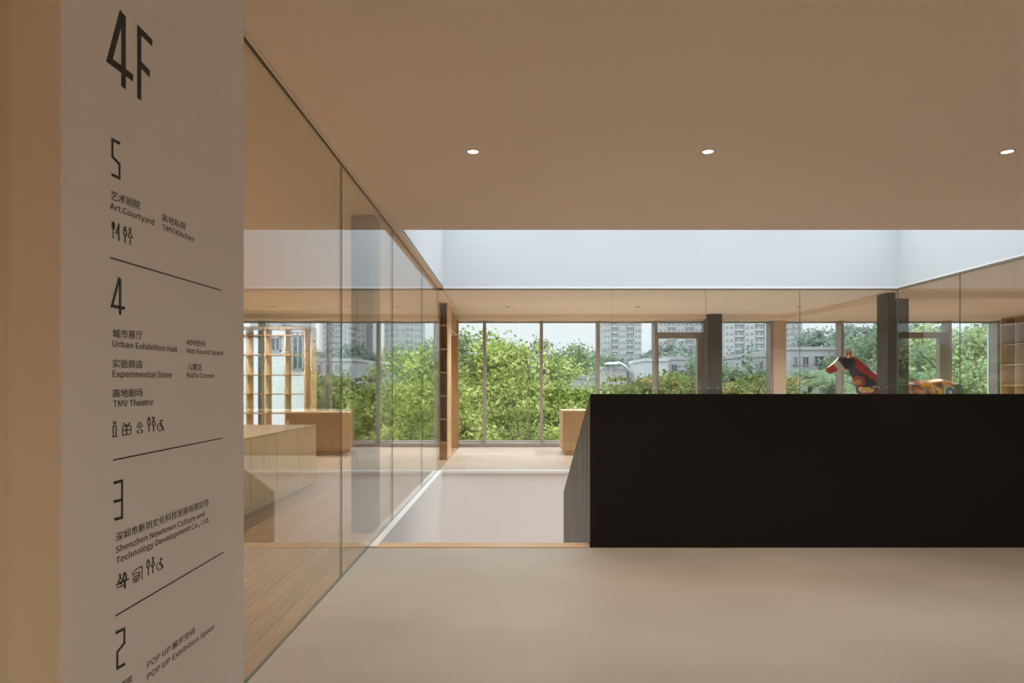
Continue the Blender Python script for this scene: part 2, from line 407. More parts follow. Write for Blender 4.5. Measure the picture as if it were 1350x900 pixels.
def glyphs(body, off=0):
    cu = bpy.data.curves.new('letters', 'FONT'); cu.body = body; cu.size = 1; cu.offset = off
    if SANS: cu.font = SANS
    tmp = bpy.data.objects.new('letters', cu); COL.objects.link(tmp)
    dg = bpy.context.evaluated_depsgraph_get(); me = bpy.data.meshes.new_from_object(tmp.evaluated_get(dg))
    bpy.data.objects.remove(tmp); bpy.data.curves.remove(cu); return me
_h = glyphs('H'); CAP = max(v.co.y for v in _h.vertices); bpy.data.meshes.remove(_h)
def text(body, p0, p1, ph, zoom, cjk=False):
    """p0, p1: ends of the base line, ph: letter height at p0 (all in a zoomed view's pixels)"""
    ox, oy, s = zoom
    a = Vector(U(ox+p0[0]/s, oy+p0[1]/s)); b = Vector(U(ox+p1[0]/s, oy+p1[1]/s)); tp = Vector(U(ox+p0[0]/s, oy+(p0[1]-ph)/s))
    me = glyphs(body, CAP*(.004 if cjk else .008))
    X = [v.co.x for v in me.vertices]; Yv = [v.co.y for v in me.vertices]
    if not X: return
    x0, x1 = min(X), max(X); capb = min(Yv) if cjk else 0.0; cap = (max(Yv)-min(Yv)) if cjk else CAP
    d = b-a; ln = d.length; d.normalize(); h = (tp-a).length
    sx = ln/(x1-x0); sy = h/cap
    for v in me.vertices:
        u = (v.co.x-x0)*sx; w_ = (v.co.y-capb)*sy
        v.co = Vector((.0012, a.x+d.x*u, a.y+d.y*u+w_))
    me.name = 'lettering'; me.materials.clear()
    return link('lettering', me, sign, M['ink'])
ZA, ZB, ZC = (70, 0, 2.648), (130, 340, 3.215), (130, 600, 3.0)
strokes('floor_numeral', [[(240, 44), (196, 210), (278, 272)], [(245, 50), (245, 306)]], .022, ZA)
strokes('floor_numeral', [[(345, 150), (300, 104), (300, 346)], [(303, 222), (336, 258)]], .022, ZA)
strokes('floor_numeral', [[(233, 501), (206, 487), (206, 546), (231, 573), (231, 622), (204, 609)]], .0085, ZA)
text('艺术别院', (200, 696), (303, 733), 33, ZA, True)
text('Art Courtyard', (198, 728), (352, 786), 22, ZA)
text('高地私厨', (379, 770), (462, 804), 27, ZA, True)
text('TMV Kitchen', (380, 800), (491, 844), 19, ZA)
strokes('icon', [[(205, 775), (205, 795), (209, 800), (209, 832)], [(213, 777), (213, 797), (209, 800)], [(209, 773), (209, 795)], [(228, 840), (228, 783), (219, 812), (228, 817)]], .0028, ZA)
strokes('icon', [circ(250, 796, 3, 4), ['c', (246, 802), (255, 805), (255, 822), (246, 819)], [(250, 821), (250, 848)]], .0026, ZA)
strokes('icon', [circ(268, 800, 3, 4), ['c', (268, 806), (276, 830), (261, 826)], [(268, 829), (268, 854)]], .0026, ZA)
for p, q in (((145, 339.5), (291, 382.5)), ((149, 606.3), (293, 577.3)), ((152, 811.5), (294, 728))):
    mb = MB(); ribbon(mb, [U(*p), U(*q)], .0042); mb.obj('rule_line', M['ink'], sign)
strokes('floor_numeral', [[(87, 84), (56, 203), (110, 213)], [(90, 88), (90, 240)]], .0095, ZB)
text('城市展厅', (58, 338), (185, 346), 39, ZB, True)
text('Urban Exhibition Hall', (58, 375), (332, 398), 26, ZB)
text('404空间', (371, 370), (451, 376), 27, ZB, True)
text("Not Found Space", (372, 402), (527, 413), 21, ZB)
text('实验商店', (58, 466), (185, 468), 38, ZB, True)
text('Experimental Store', (58, 504), (310, 507), 27, ZB)
text('儿童区', (374, 474), (438, 476), 29, ZB, True)
text("Kid's Corner", (374, 506), (490, 509), 21, ZB)
text('高地剧场', (58, 592), (186, 587), 38, ZB, True)
text('TMV Theatre', (60, 632), (230, 622), 27, ZB)
strokes('icon', [circ(67, 698, 5, 5), ['c', (61, 711), (73, 710), (73, 755), (61, 757)], [(57, 757), (76, 755)]], .003, ZB)
strokes('icon', [['c', (101, 713), (136, 710), (136, 746), (101, 751)], [(118, 711), (118, 748)], [(101, 731), (136, 727)], [(104, 700), (118, 711), (132, 698)]], .0026, ZB)
strokes('icon', [circ(173, 703, 6, 6), [(160, 712), (173, 720), (187, 708)], [(168, 728), (162, 735), (168, 744)], [(178, 727), (184, 733), (178, 743)]], .0026, ZB)
strokes('icon', [circ(212, 678, 4, 4), ['c', (207, 685), (217, 684), (217, 706), (207, 707)], [(212, 707), (212, 737)]], .0026, ZB)
strokes('icon', [circ(232, 677, 4, 4), ['c', (232, 683), (240, 708), (225, 709)], [(232, 709), (232, 735)]], .0026, ZB)
strokes('icon', [circ(259, 716, 11, 16), circ(265, 690, 3, 4), [(264, 697), (260, 712), (272, 716), (273, 731)]], .0026, ZB)
strokes('floor_numeral', [[(59, 109), (92, 101), (92, 246), (62, 253)], [(59, 183), (92, 176)]], .0085, ZC)
text('深圳市新圳文化科技发展有限公司', (66, 345), (432, 200), 38, ZC, True)
text('Shenzhen Newtown Culture and', (66, 388), (418, 240), 25, ZC)
text('Technology Development Co., Ltd.', (68, 430), (436, 262), 25, ZC)
strokes('icon', [circ(84, 474, 3, 4), ['c', (84, 481), (96, 498), (76, 503)], circ(102, 467, 3, 4), ['c', (97, 474), (107, 471), (107, 494), (97, 497)], [(68, 513), (118, 488)], [(86, 503), (86, 510)], [(102, 496), (102, 527)], [(72, 523), (76, 521)], [(82, 519), (86, 517)], [(92, 515), (96, 513)]], .0026, ZC)
strokes('icon', [[(130, 470), (150, 448), (171, 439), (171, 492)], [(134, 474), (160, 460), (160, 482)], [(134, 484), (158, 473)], [(134, 494), (158, 483)], [(136, 503), (156, 493)]], .0028, ZC)
strokes('icon', [circ(195, 416, 3, 4), ['c', (190, 424), (200, 420), (200, 441), (190, 445)], [(195, 444), (195, 474)]], .0026, ZC)
strokes('icon', [circ(214, 407, 3, 4), ['c', (214, 414), (221, 434), (208, 440)], [(214, 438), (214, 466)]], .0026, ZC)
strokes('icon', [circ(239, 439, 10, 15), circ(246, 410, 3, 4), [(245, 418), (241, 432), (251, 432), (252, 446)]], .0026, ZC)
strokes('floor_numeral', [[(67, 702), (101, 686), (101, 742), (73, 778), (73, 842), (104, 824)]], .0085, ZC)
text('POP UP 展览空间', (191, 846), (379, 705), 31, ZC, True)
text('POP UP Exhibition Space', (191, 888), (456, 684), 23, ZC)
text('书吧', (84, 936), (132, 905), 40, ZC, True)
# ================================================================== stair balustrade
bx = .684; bt = 1.388
bal = tag(empty('stair_balustrade', (bx, Y0, 0)), 'tall matt black steel stair balustrade with raking raw steel side beside the void', 'balustrade')
B(0, 5.93, 0, .012, .006, bt).obj('front_panel', M['black'], bal)
ye = 9.47-Y0
def rake(y): return bt*(1-y/ye)
seam = 7.74-Y0
for a, b in ((.0125, seam-.002), (seam+.002, ye)):
    lo = [(a, -.04), (.19, -.04), (.19, -1.9)] if a < .1 else [(a, -1.9-a*.42)]
    MB().prism([(a, rake(a))]+lo+[(b, -1.9-b*.42), (b, rake(b))], 0, .012, 'x').obj('side_panel', M['steel'], bal)
MB().prism([(.0125, bt), (.0125, -.04), (.19, -.04), (.19, -1.9), (ye, -3.3), (ye, 0)], 1.5, 1.512, 'x').obj('side_panel', M['black'], bal)
for i in range(16):
    y = .3+i*.29; z = -.17*(i+1)
    B(.02, 1.49, y, y+.31, z-.04, z).box(.02, 1.49, y, y+.02, z-.04, z+.13).obj('step', M['woodfloor'], bal)
# ================================================================== joinery
def cabinet_long():
    x1, x0, y0, y1, h = -3.04, -4.35, 2.4, 10.48, .872
    t = tag(empty('low_cabinet', (x1, y0, 0)), 'long low pale maple cabinet with flush doors running along the left room', 'cabinet')
    D = y1-y0
    B(x0-x1, -.02, 0, D-.02, .07, h-.02).obj('carcass', M['maple'], t)
    B(x0-x1+.05, -.012, .02, D-.03, 0, .07).obj('plinth', M['maple_x'], t)
    B(x0-x1-.0, 0, 0, D, h-.02, h).obj('top', M['maple_x'], t, bevel=.002)
    B(x0-x1, 0, D-.02, D, .0, h-.02).obj('end_panel', M['maple'], t)
    y = D-.022; k = 0
    me = None
    while y-.86 > 0:
        o = B(-.0195, 0, .005, .853, .075, h-.024).obj('door', M['maple'], t) if me is None else link('door', me, t)
        me = o.data; o.location.y = y-.858; y -= .86; k += 1
cabinet_long()
def counter(x0, x1, y0, y1, h, label, recess=False, wm_=None):
    wm_ = wm_ or M['oak']
    t = tag(empty('service_counter', ((x0+x1)/2, y0, 0)), label, 'counter')
    w = (x1-x0)/2; d = y1-y0
    B(-w+.06, w-.06, .06, d-.05, 0, .10).obj('plinth', wm_, t)
    if recess:
        B(-w, w, .2, d, .10, h-.03).obj('carcass', wm_, t)
        B(w-.28, w, 0, .2, .10, h-.03).obj('end_box', wm_, t)
        B(-w, w-.28, 0, .2, h-.17, h-.03).obj('drawer', wm_, t)
        B(-w, w-.28, .02, .2, .10, .13).obj('foot_board', wm_, t)
    else:
        B(-w, w, .02, d, .10, h-.03).obj('carcass', wm_, t)
        k = max(1, round(2*w/.7)); s = 2*w/k
        for i in range(k): B(-w+i*s+.002, -w+(i+1)*s-.002, 0, .0195, .102, h-.032).obj('front_panel', wm_, t)
    B(-w-.004, w+.004, -.004, d+.004, h-.03, h).obj('top', M['maple_x'], t, bevel=.003)
counter(-4.75, -3.42, 14.2, 14.75, .93, 'brown oak service counter behind the low cabinet, by the windows of the left room', True, M['oakdark'])
counter(1.03, 3.4, 14.5, 15.6, .95, 'pale oak service counter by the windows, partly hidden by the black balustrade')
# open shelving grid in the left room
def open_shelf():
    X = [-7.8, -7.36, -6.90, -6.46, -6.02, -5.60, -5.15, -4.71]; Z = [.08, .42, .845, 1.28, 1.71, 2.16, 2.60]
    y0, y1 = 15.3, 15.72
    t = tag(empty('open_shelving', (X[0], y0, 0)), 'tall open pale oak shelving grid without backs in the left room', 'shelf')
    for x in X: B(x-X[0], x-X[0]+.02, 0, y1-y0, 0, 2.75).obj('upright', M['maple'], t)
    me = {}
    for i in range(len(X)-1):
        for z in Z: B(X[i]-X[0]+.0205, X[i+1]-X[0]-.0005, .004, y1-y0-.004, z, z+.02).obj('shelf_board', M['brownwood'], t)
    B(-.0, X[-1]-X[0]+.16, -.002, y1-y0+.002, 2.7502, 2.80).obj('top', M['maple_x'], t)
    B(X[-1]-X[0]+.14, X[-1]-X[0]+.16, 0, y1-y0, 0, 2.75).obj('upright', M['maple'], t)
open_shelf()
# tall narrow bookcase that ends the glass wall, with the lintel over the passage
def tall_case():
    y0 = 13.66; x0, x1 = -1.50, -1.345
    t = tag(empty('bookcase', (x0, y0, 0)), 'tall narrow brown wooden bookcase closing the end of the left glass wall', 'bookcase')
    w = x1-x0; d = .80
    B(0, .018, 0, d, 0, CH-.003).obj('side_panel', M['brownwood'], t)
    B(w-.006, w+.012, 0, d, 0, CH-.003).obj('side_panel', M['maple'], t)['label'] = 'pale maple end panel'
    B(.018, w-.006, .30, .31, .0, CH-.003).obj('back_panel', M['brownwood'], t)
    B(.018, w-.006, .01, .03, 0, .34).obj('plinth', M['brownwood'], t)
    for z in (.34, .80, 1.27, 1.74, 2.21, 2.69): B(.018, w-.006, .0, .30, z-.012, z+.012).obj('shelf_board', M['oak'], t)
    B(-.012, -.001, -.03, .0, .58, 3.15).obj('edge_strip', M['metal'], t)
    t2 = tag(empty('passage_frame', (-1.52, 14.47, 0)), 'wooden passage frame with slatted cells over the lintel beside the far window', 'door frame')
    B(0, .17, 0, 1.83, 2.665, 2.69).obj('lintel', M['maple_x'], t2)
    B(0, .18, 1.80, 1.98, 0, CH-.115).obj('jamb', M['brownwood'], t2)
    for i in range(4): B(0, .16, .30+i*.42, .32+i*.42, 2.69, 3.05 if i == 3 else CH-.003).obj('slat', M['maple'], t2)
    B(0, .012, 0, 1.6, 2.691, CH-.003).obj('back_panel', M['brownwood'], t2)
tall_case()
# wooden rail under the ceiling, over the glass and the passage
struct('trim_6', B(-1.50, -1.262, YF+.1, 16.07, CH-.03, CH-.0005), M['ceil'])
def right_case():
    x0, y1 = 11.30, 15.87; nb = 7; p = .47
    t = tag(empty('wall_bookcase', (x0, y1, 0)), 'brown wooden wall bookcase with pale square cells at the far right', 'bookcase')
    for i in range(nb+1): B(0, .40, -i*p-.02, -i*p, 0, 3.03).obj('upright', M['oak'], t)
    for i in range(nb):
        for k in range(7): B(.001, .40, -(i+1)*p+.0005, -i*p-.0205, .08+k*.466, .10+k*.466).obj('shelf_board', M['oak'], t)
    B(.402, .415, -nb*p-.02, 0, 0, 3.03).obj('back_panel', M['brownwood'], t)
    B(0, .415, -nb*p-.02, 0, 3.031, 3.05).obj('top', M['oak'], t)
right_case()
# ================================================================== ceiling lamps
def downlight(x, y, z, label, on=True, group=None):
    t = tag(empty('downlight', (x, y, z)), label, 'ceiling light', group)
    ring = MB(); seg = 28; r0, r1 = .040, .053; n0 = 0
    for (r, zz) in ((r1, -.0005), (r1, -.004), (r0, -.005), (r0-.004, .0)):
        for i in range(seg):
            a = 2*math.pi*i/seg; ring.v.append((r*math.cos(a), r*math.sin(a), zz))
    for k in range(3):
        for i in range(seg):
            j = (i+1) % seg; ring.f.append((k*seg+i, k*seg+j, (k+1)*seg+j, (k+1)*seg+i)); ring.mi.append(0)
    ring.obj('trim_ring', M['alu_lt'] if on else M['colgrey'], t, recalc=False)
    MB().cyl((0, 0), .0385, .0385, -.003, -.0006, 24).obj('lamp', M['lamp'] if on else M['dark'], t)
    if on:
        l = bpy.data.lights.new('downlight_beam', 'SPOT'); l.energy = 80; l.spot_size = math.radians(95); l.spot_blend = .8; l.color = (1, .82, .6); l.shadow_soft_size = .03
        o = bpy.data.objects.new('downlight_beam', l); COL.objects.link(o); o.location = (0, 0, -.02); o.parent = t
downlight(-.30, 4.97, CH, 'lit round downlight nearest the left glass wall in the near ceiling')
downlight(1.41, 4.97, CH, 'lit round downlight in the middle of the three in the near ceiling')
downlight(3.59, 4.97, CH, 'lit round downlight at the right edge of the near ceiling')
for px, nm in ((360, 'small dark ceiling spot over the open shelving in the left room'), (461, 'small dark ceiling spot over the oak counter in the left room'),
               (669, 'small dark ceiling spot just right of the passage frame'), (841, 'small dark ceiling spot left of the dark column by the windows'), (1053, 'small dark ceiling spot above the beige pier')):
    y = 14.6; downlight((px-VX)*y/F, y, CH, nm, False)
# ================================================================== painted horse statue
def smooth01(t): t = max(0, min(1, t)); return t*t*(3-2*t)
def loft(mb, rings, seg=20):
    """rings: (x, z, y, half_width, half_height, tilt) - ellipse sections, tilt about the y axis"""
    n = len(mb.v)
    for (x, z, y, hw, hh, tilt) in rings:
        for k in range(seg):
            a = 2*math.pi*k/seg; u = hh*math.sin(a); w = hw*math.cos(a)
            mb.v.append((x+u*math.sin(tilt), y+w, z+u*math.cos(tilt)))
    for i in range(len(rings)-1):
        for k in range(seg):
            j = (k+1) % seg; mb.f.append((n+i*seg+k, n+i*seg+j, n+(i+1)*seg+j, n+(i+1)*seg+k)); mb.mi.append(0)
    mb.f.append(tuple(n+k for k in range(seg))); mb.mi.append(0)
    e0 = n+(len(rings)-1)*seg; mb.f.append(tuple(e0+k for k in range(seg))[::-1]); mb.mi.append(0)
def horse():
    S = .0150; YH = 13.5                       # metres per photo pixel at the horse
    def hx(px): return (px-1180)*S
    def hz(py): return EYE+(HOR-py)*S
    mb = MB()
    # trunk
    loft(mb, [(hx(1130), 1.20, 0, .10, .13, 0), (hx(1134), 1.20, 0, .17, .24, 0), (hx(1145), 1.24, 0, .23, .33, 0), (hx(1160), 1.26, 0, .26, .36, 0), (hx(1180), 1.24, 0, .28, .345, 0),
              (hx(1200), 1.225, 0, .29, .33, 0), (hx(1220), 1.26, 0, .28, .335, 0), (hx(1238), 1.29, 0, .27, .33, 0), (hx(1250), 1.28, 0, .23, .29, 0), (hx(1258), 1.26, 0, .15, .20, 0), (hx(1262), 1.25, 0, .06, .08, 0)])
    # neck: from chest and withers up to the poll
    loft(mb, [(hx(1160), hz(522), 0, .22, .38, 1.0), (hx(1150), hz(513.5), 0, .19, .34, .92), (hx(1141.5), hz(501), 0, .155, .245, .92), (hx(1132.5), hz(490), 0, .125, .195, .70), (hx(1125), hz(481.5), 0, .105, .17, .42), (hx(1119), hz(475.5), 0, .09, .12, .1)])
    # head
    loft(mb, [(hx(1122), hz(476), 0, .085, .11, -.75), (hx(1116.5), hz(477), 0, .10, .155, -.62), (hx(1111.5), hz(478.5), 0, .10, .155, -.58), (hx(1106), hz(481), 0, .082, .118, -.6), (hx(1100.5), hz(484), 0, .066, .092, -.62),
              (hx(1095.5), hz(487), 0, .066, .086, -.66), (hx(1091.8), hz(489), 0, .058, .07, -.7), (hx(1090), hz(490), 0, .032, .04, -.7)])
    for s in (-1, 1):   # ears
        mb.tube([(hx(1120), s*.05, hz(469)), (hx(1119), s*.06, hz(465)), (hx(1119.5), s*.06, hz(462)), (hx(1120), s*.055, hz(459.5))], [.026, .030, .020, .006], 8)
    # legs
    for s in (-1, 1):
        loft_leg = lambda pts: mb.tube([(p[0], s*p[1], p[2]) for p in pts], [p[3] for p in pts], 12)
        fx = hx(1143)
        loft_leg([(fx+.02, .13, 1.25, .15), (fx, .14, 1.0, .125), (fx, .14, .80, .085), (fx-.01, .14, .55, .062), (fx-.02, .14, .50, .066), (fx-.01, .14, .42, .048), (fx, .14, .20, .040), (fx, .14, .14, .052), (fx-.03, .14, .07, .05), (fx-.04, .14, .055, .066), (fx-.05, .14, 0, .078)])
        bxx = hx(1245)
        loft_leg([(bxx-.05, .12, 1.25, .20), (bxx-.07, .14, 1.02, .19), (bxx-.10, .15, .84, .125), (bxx-.02, .15, .68, .085), (bxx+.06, .15, .57, .066), (bxx+.07, .15, .50, .060), (bxx+.04, .15, .38, .048), (bxx+.02, .15, .20, .042), (bxx+.02, .15, .14, .054), (bxx-.01, .15, .07, .052), (bxx-.02, .15, .055, .068), (bxx-.03, .15, 0, .08)])
    me = mb.mesh('body', True)
    tmp = bpy.data.objects.new('tmp', me); COL.objects.link(tmp)
    r = tmp.modifiers.new('r', 'REMESH'); r.mode = 'VOXEL'; r.voxel_size = .017; r.use_smooth_shade = True
    sm_ = tmp.modifiers.new('s', 'SMOOTH'); sm_.factor = .6; sm_.iterations = 7
    dg = bpy.context.evaluated_depsgraph_get(); me2 = bpy.data.meshes.new_from_object(tmp.evaluated_get(dg)); bpy.data.objects.remove(tmp)
    me2.name = 'body'
    C = dict(red=(.42, .035, .03), crim=(.50, .05, .045), navy=(.025, .035, .06), cream=(.62, .50, .36), org=(.75, .19, .03), yel=(.80, .42, .06), grn=(.05, .10, .06), blue=(.05, .20, .36), white=(.75, .73, .70), teal=(.05, .13, .17), rust=(.48, .15, .06), grey=(.10, .11, .12))
    at_ = me2.color_attributes.new('paint', 'FLOAT_COLOR', 'POINT')
    from mathutils import noise
    def wob(x, z, s=6.0, a=1.0, o=0): return noise.noise(Vector((x*s+o, z*s, o)))*a
    def paint(co):
        px = 1180+co.x/S; py = HOR-(co.z-EYE)/S
        px += wob(co.x, co.z, 5, 1.6); py += wob(co.x, co.z, 5, 1.6, 9)
        if px > 1249 and py < 560 and px-1249 > (512-py)*.25: return 'grey'
        d = math.hypot(px-1243, py-517)
        if d < 2.4: return 'white'
        if d < 7.5: return 'blue'
        if d < 10: return 'cream'
        # head
        if px < 1124 and py < 494:
            t = (px-1090)*.78+(490-py)*.62          # along the face from the muzzle
            if py < 466.5: return 'crim'
            if t < 11.5: return 'red'
            if t < 20: return 'cream'
            if t < 27.5: return 'navy'
            return 'rust' if py < 472 else 'navy'
        if px < 1172 and py < 540:
            d = math.hypot(px-1128, (py-503.5))
            if d < 3: return 'org'
            if d < 5: return 'grey'
            if d < 7.6: return 'red'
            crest = 466+(px-1121)*.80 if px < 1160 else 497
            band = py-crest
            if math.hypot((px-1142)/5.5, (py-486)/2.6) < 1 or math.hypot((px-1143)/4, (py-479)/2) < 1: return 'grn'
            if band < 1.2 and px > 1138: return 'navy'
            if band < 17-(px-1121)*.06 and px < 1160: return 'crim' if wob(co.x, co.z, 9) > -.1 else 'red'
            if py > 509+wob(co.x, co.z, 8, 3):
                v = wob(co.x, co.z, 11, 1, 3)
                return 'yel' if v > .12 else ('white' if px < 1146 and v > -.05 else ('navy' if v > -.25 else 'crim'))
            if math.hypot(px-1160, py-508) < 6: return 'crim' if wob(co.x, co.z, 20) > 0 else 'org'
            return 'navy'
        v = wob(co.x, co.z, 7, 1, 5); w = wob(co.x, co.z, 13, 1, 12)
        if py < 504 and v < .2: return 'org' if w > -.15 else 'rust'
        if w > .28: return 'grey'
        if v > .18: return 'yel'
        if v > 0: return 'org'
        if v > -.14: return 'rust'
        if v > -.28: return 'crim'
        return 'navy'
    buf = []
    for v in me2.vertices: buf += [*C[paint(v.co)], 1.0]
    at_.data.foreach_set('color', buf)
    m = new_mat('horse_paint'); o = N(m, 'ShaderNodeOutputMaterial'); p = N(m, 'ShaderNodeBsdfPrincipled'); a = N(m, 'ShaderNodeAttribute'); a.attribute_name = 'paint'
    L(m, a.outputs['Color'], p.inputs['Base Color']); p.inputs['Roughness'].default_value = .35; L(m, p.outputs[0], o.inputs[0])
    me2.materials.clear(); me2.polygons.foreach_set('use_smooth', [True]*len(me2.polygons))
    t = tag(empty('horse_statue', (hx(1180)+(1180-VX)*S, YH, 0)), 'life-size horse statue painted in red, orange and navy patches behind the glass', 'statue')
    link('body', me2, t, m)
    tl = MB(); tl.tube([(hx(1256), 0, 1.44), (hx(1261), 0, 1.46), (hx(1264), 0, 1.36), (hx(1265), 0, 1.1), (hx(1263.5), 0, .7), (hx(1262.5), 0, .5)], [.06, .085, .095, .095, .06, .015], 12)
    gm = pbr('horse_tail_paint', (.10, .11, .12), .4); tl.obj('tail', gm, t, smooth=True)
    for s in (-1, 1):
        mb2 = MB(); mb2.cyl((0, 0), .016, .016, -.006, .006, 12); eo = mb2.obj('eye', M['black'], t); eo.rotation_euler = (math.pi/2, 0, 0); eo.location = (hx(1111), s*.102, hz(474))
horse()
# ================================================================== outside
GZ = -14.0
M['ground'] = pbr('park_ground', (.10, .14, .05), .95, col2=(.20, .20, .12), nscale=.2, detail=6)
tag(B(-900, 900, 18, 1600, GZ-1, GZ).obj('ground_outside', M['ground']), kind='structure')
def at(px, py, Y): return ((px-VX)*Y/F, Y, EYE+(HOR-py)*Y/F)
def leafmat(name, c1, c2, c3, sc=.6):
    m = new_mat(name); o = N(m, 'ShaderNodeOutputMaterial'); g = N(m, 'ShaderNodeNewGeometry'); t = N(m, 'ShaderNodeTexCoord')
    n = N(m, 'ShaderNodeTexNoise'); n.inputs['Scale'].default_value = sc; n.inputs['Detail'].default_value = 5; L(m, t.outputs['Object'], n.inputs[0])
    ad = N(m, 'ShaderNodeMath'); ad.operation = 'MULTIPLY_ADD'; ad.inputs[1].default_value = .35; L(m, g.outputs['Random Per Island'], ad.inputs[0]); 
    sb = N(m, 'ShaderNodeMath'); sb.operation = 'SUBTRACT'; sb.inputs[1].default_value = .17; L(m, n.outputs['Fac'], sb.inputs[0]); L(m, sb.outputs[0], ad.inputs[2])
    r = N(m, 'ShaderNodeValToRGB'); r.color_ramp.elements[0].position = .32; r.color_ramp.elements[0].color = (*c1, 1); r.color_ramp.elements[1].position = .72; r.color_ramp.elements[1].color = (*c3, 1)
    k = r.color_ramp.elements.new(.5); k.color = (*c2, 1)
    L(m, ad.outputs[0], r.inputs[0])
    d = N(m, 'ShaderNodeBsdfDiffuse'); tl = N(m, 'ShaderNodeBsdfTranslucent'); mx = N(m, 'ShaderNodeMixShader'); mx.inputs[0].default_value = .4
    L(m, r.outputs[0], d.inputs[0]); L(m, r.outputs[0], tl.inputs[0]); L(m, d.outputs[0], mx.inputs[1]); L(m, tl.outputs[0], mx.inputs[2]); L(m, mx.outputs[0], o.inputs[0]); return m
LM = dict(
    lime=leafmat('leaf_lime', (.14, .19, .05), (.48, .54, .15), (.86, .86, .36)),
    fresh=leafmat('leaf_fresh', (.15, .20, .10), (.36, .44, .20), (.62, .68, .36)),
    deep=leafmat('leaf_deep', (.12, .17, .12), (.22, .29, .18), (.34, .43, .25)),
    hazy=leafmat('leaf_haze_tinted', (.22, .27, .25), (.30, .36, .32), (.40, .47, .39), .25),  # distance haze mixed into these leaf colours
    flame=leafmat('leaf_flame', (.10, .16, .05), (.21, .29, .10), (.52, .34, .13), .9),
    palm=leafmat('leaf_palm', (.16, .24, .13), (.28, .38, .22), (.42, .50, .33)))
M['bark'] = pbr('bark', (.10, .085, .065), .9, bump=.3, nscale=8)
def crown_mesh(seed, rx, ry, rz, ncl, per, leaf, spread, shell=.55, layered=False):
    """leaves in clusters spread through an ellipsoid centred at 0"""
    rng = random.Random(seed); v = []; f = []
    G = rng.gauss
    for c in range(ncl):
        while True:
            d = Vector((G(0, 1), G(0, 1), G(0, 1)))
            if d.length > .1: break
        d.normalize(); rr = shell+(1-shell)*rng.random()
        bump = 1+.18*math.sin(d.x*5+seed)+.14*math.cos(d.y*6+d.z*4+seed)
        cx, cy, cz = d.x*rx*rr*bump, d.y*ry*rr*bump, d.z*rz*rr*bump
        sz = .35 if layered else .8
        for k in range(per):
            px, py, pz = cx+G(0, spread), cy+G(0, spread), cz+G(0, spread*sz)
            a = Vector((G(0, 1), G(0, 1), G(0, .6) - (.3 if not layered else 0))).normalized(); b = a.cross(Vector((G(0, 1), G(0, 1), G(0, 1)))).normalized()
            l = leaf*(.6+.8*rng.random()); w = l*.36; n = len(v)
            P = Vector((px, py, pz))
            v += [P-a*l*.5, P+b*w, P+a*l*.5, P-b*w]; f.append((n, n+1, n+2, n+3))
    me = bpy.data.meshes.new('foliage'); me.from_pydata([tuple(p) for p in v], [], f); me.update(); return me
def branches_mesh(seed, rx, ry, rz, h, r):
    """trunk from -h up into the crown, forking limbs"""
    rng = random.Random(seed+99); mb = MB()
    mb.tube([(0, 0, -h), (rng.uniform(-.2, .2), 0, -h*.5), (0, 0, -rz*.5)], [r*1.4, r, r*.8], 8)
    for k in range(9):
        a = rng.uniform(0, 6.28); u = rng.uniform(.5, .85); zt = rng.uniform(-.3, .8)*rz
        e_ = (math.cos(a)*rx*u, math.sin(a)*ry*u, zt)
        m_ = (e_[0]*.45, e_[1]*.45, -rz*.5+(zt+rz*.5)*.6)
        mb.tube([(0, 0, -rz*.55), m_, e_], [r*.6, r*.35, r*.1], 6)
        for q in range(3):
            b = rng.uniform(0, 6.28); t_ = (m_[0]+math.cos(b)*rx*.35, m_[1]+math.sin(b)*ry*.35, m_[2]+rng.uniform(.1, .5)*rz)
            mb.tube([m_, t_], [r*.25, r*.06], 5)
    return mb.mesh('branches')
protos = {}
def proto(key, seed, rx, ry, rz, ncl, per, leaf, spread, h, r, shell=.5, layered=False):
    protos[key] = (crown_mesh(seed, rx, ry, rz, ncl, per, leaf, spread, shell, layered), branches_mesh(seed, rx, ry, rz, h, r), h)
proto('near1', 1, 3.0, 2.6, 3.2, 220, 120, .145, .27, 16, .13, .2)
proto('near2', 2, 2.6, 2.3, 3.0, 200, 120, .145, .25, 16, .12, .2)
proto('loose', 3, 3.4, 2.6, 3.6, 220, 100, .155, .28, 16, .12, .15)
proto('mid1', 4, 5.0, 4.5, 4.2, 240, 90, .32, .5, 16, .3, .5)
proto('mid2', 5, 4.2, 4.2, 5.0, 220, 90, .32, .5, 16, .3, .5)
proto('flat', 6, 6.5, 5.0, 3.0, 240, 90, .30, .5, 14, .3, .45, True)
proto('far1', 7, 8, 7, 7.5, 170, 50, 1.1, 1.2, 24, .5, .5)
proto('far2', 8, 7, 7, 9.0, 170, 50, 1.1, 1.2, 26, .5, .5)
colored = {}
def tree(name, key, lm, px, topy, Y, sc=1.0, label='', group=None, szx=1.0):
    cm_, br, h = protos[key]
    k = (key, lm)
    if k not in colored:
        me = cm_.copy(); me.name = 'foliage'; me.materials.append(LM[lm]); colored[k] = me
        if key not in colored: br.materials.append(M['bark']); colored[key] = br
    rz = {'near1': 3.2, 'near2': 3.0, 'loose': 3.6, 'mid1': 4.2, 'mid2': 5.0, 'flat': 3.0, 'far1': 7.5, 'far2': 9.0}[key]*sc*1.12
    x, y, zt = at(px, topy, Y)
    zc = zt-rz
    t = tag(empty(name, (x, y, GZ)), label, 'tree', group); 
    rot = random.uniform(0, 6.28)
    fo = link('foliage', colored[k], t); fo.location = (0, 0, zc-GZ); fo.scale = (sc*szx, sc*szx, sc); fo.rotation_euler.z = rot; fo['kind'] = 'stuff'
    bo = link('branches', colored[key], t); bo.location = (0, 0, zc-GZ); hs = (zc-GZ)/h
    bo.scale = (sc*szx, sc*szx, max(sc, hs)); bo.rotation_euler.z = rot
    return t
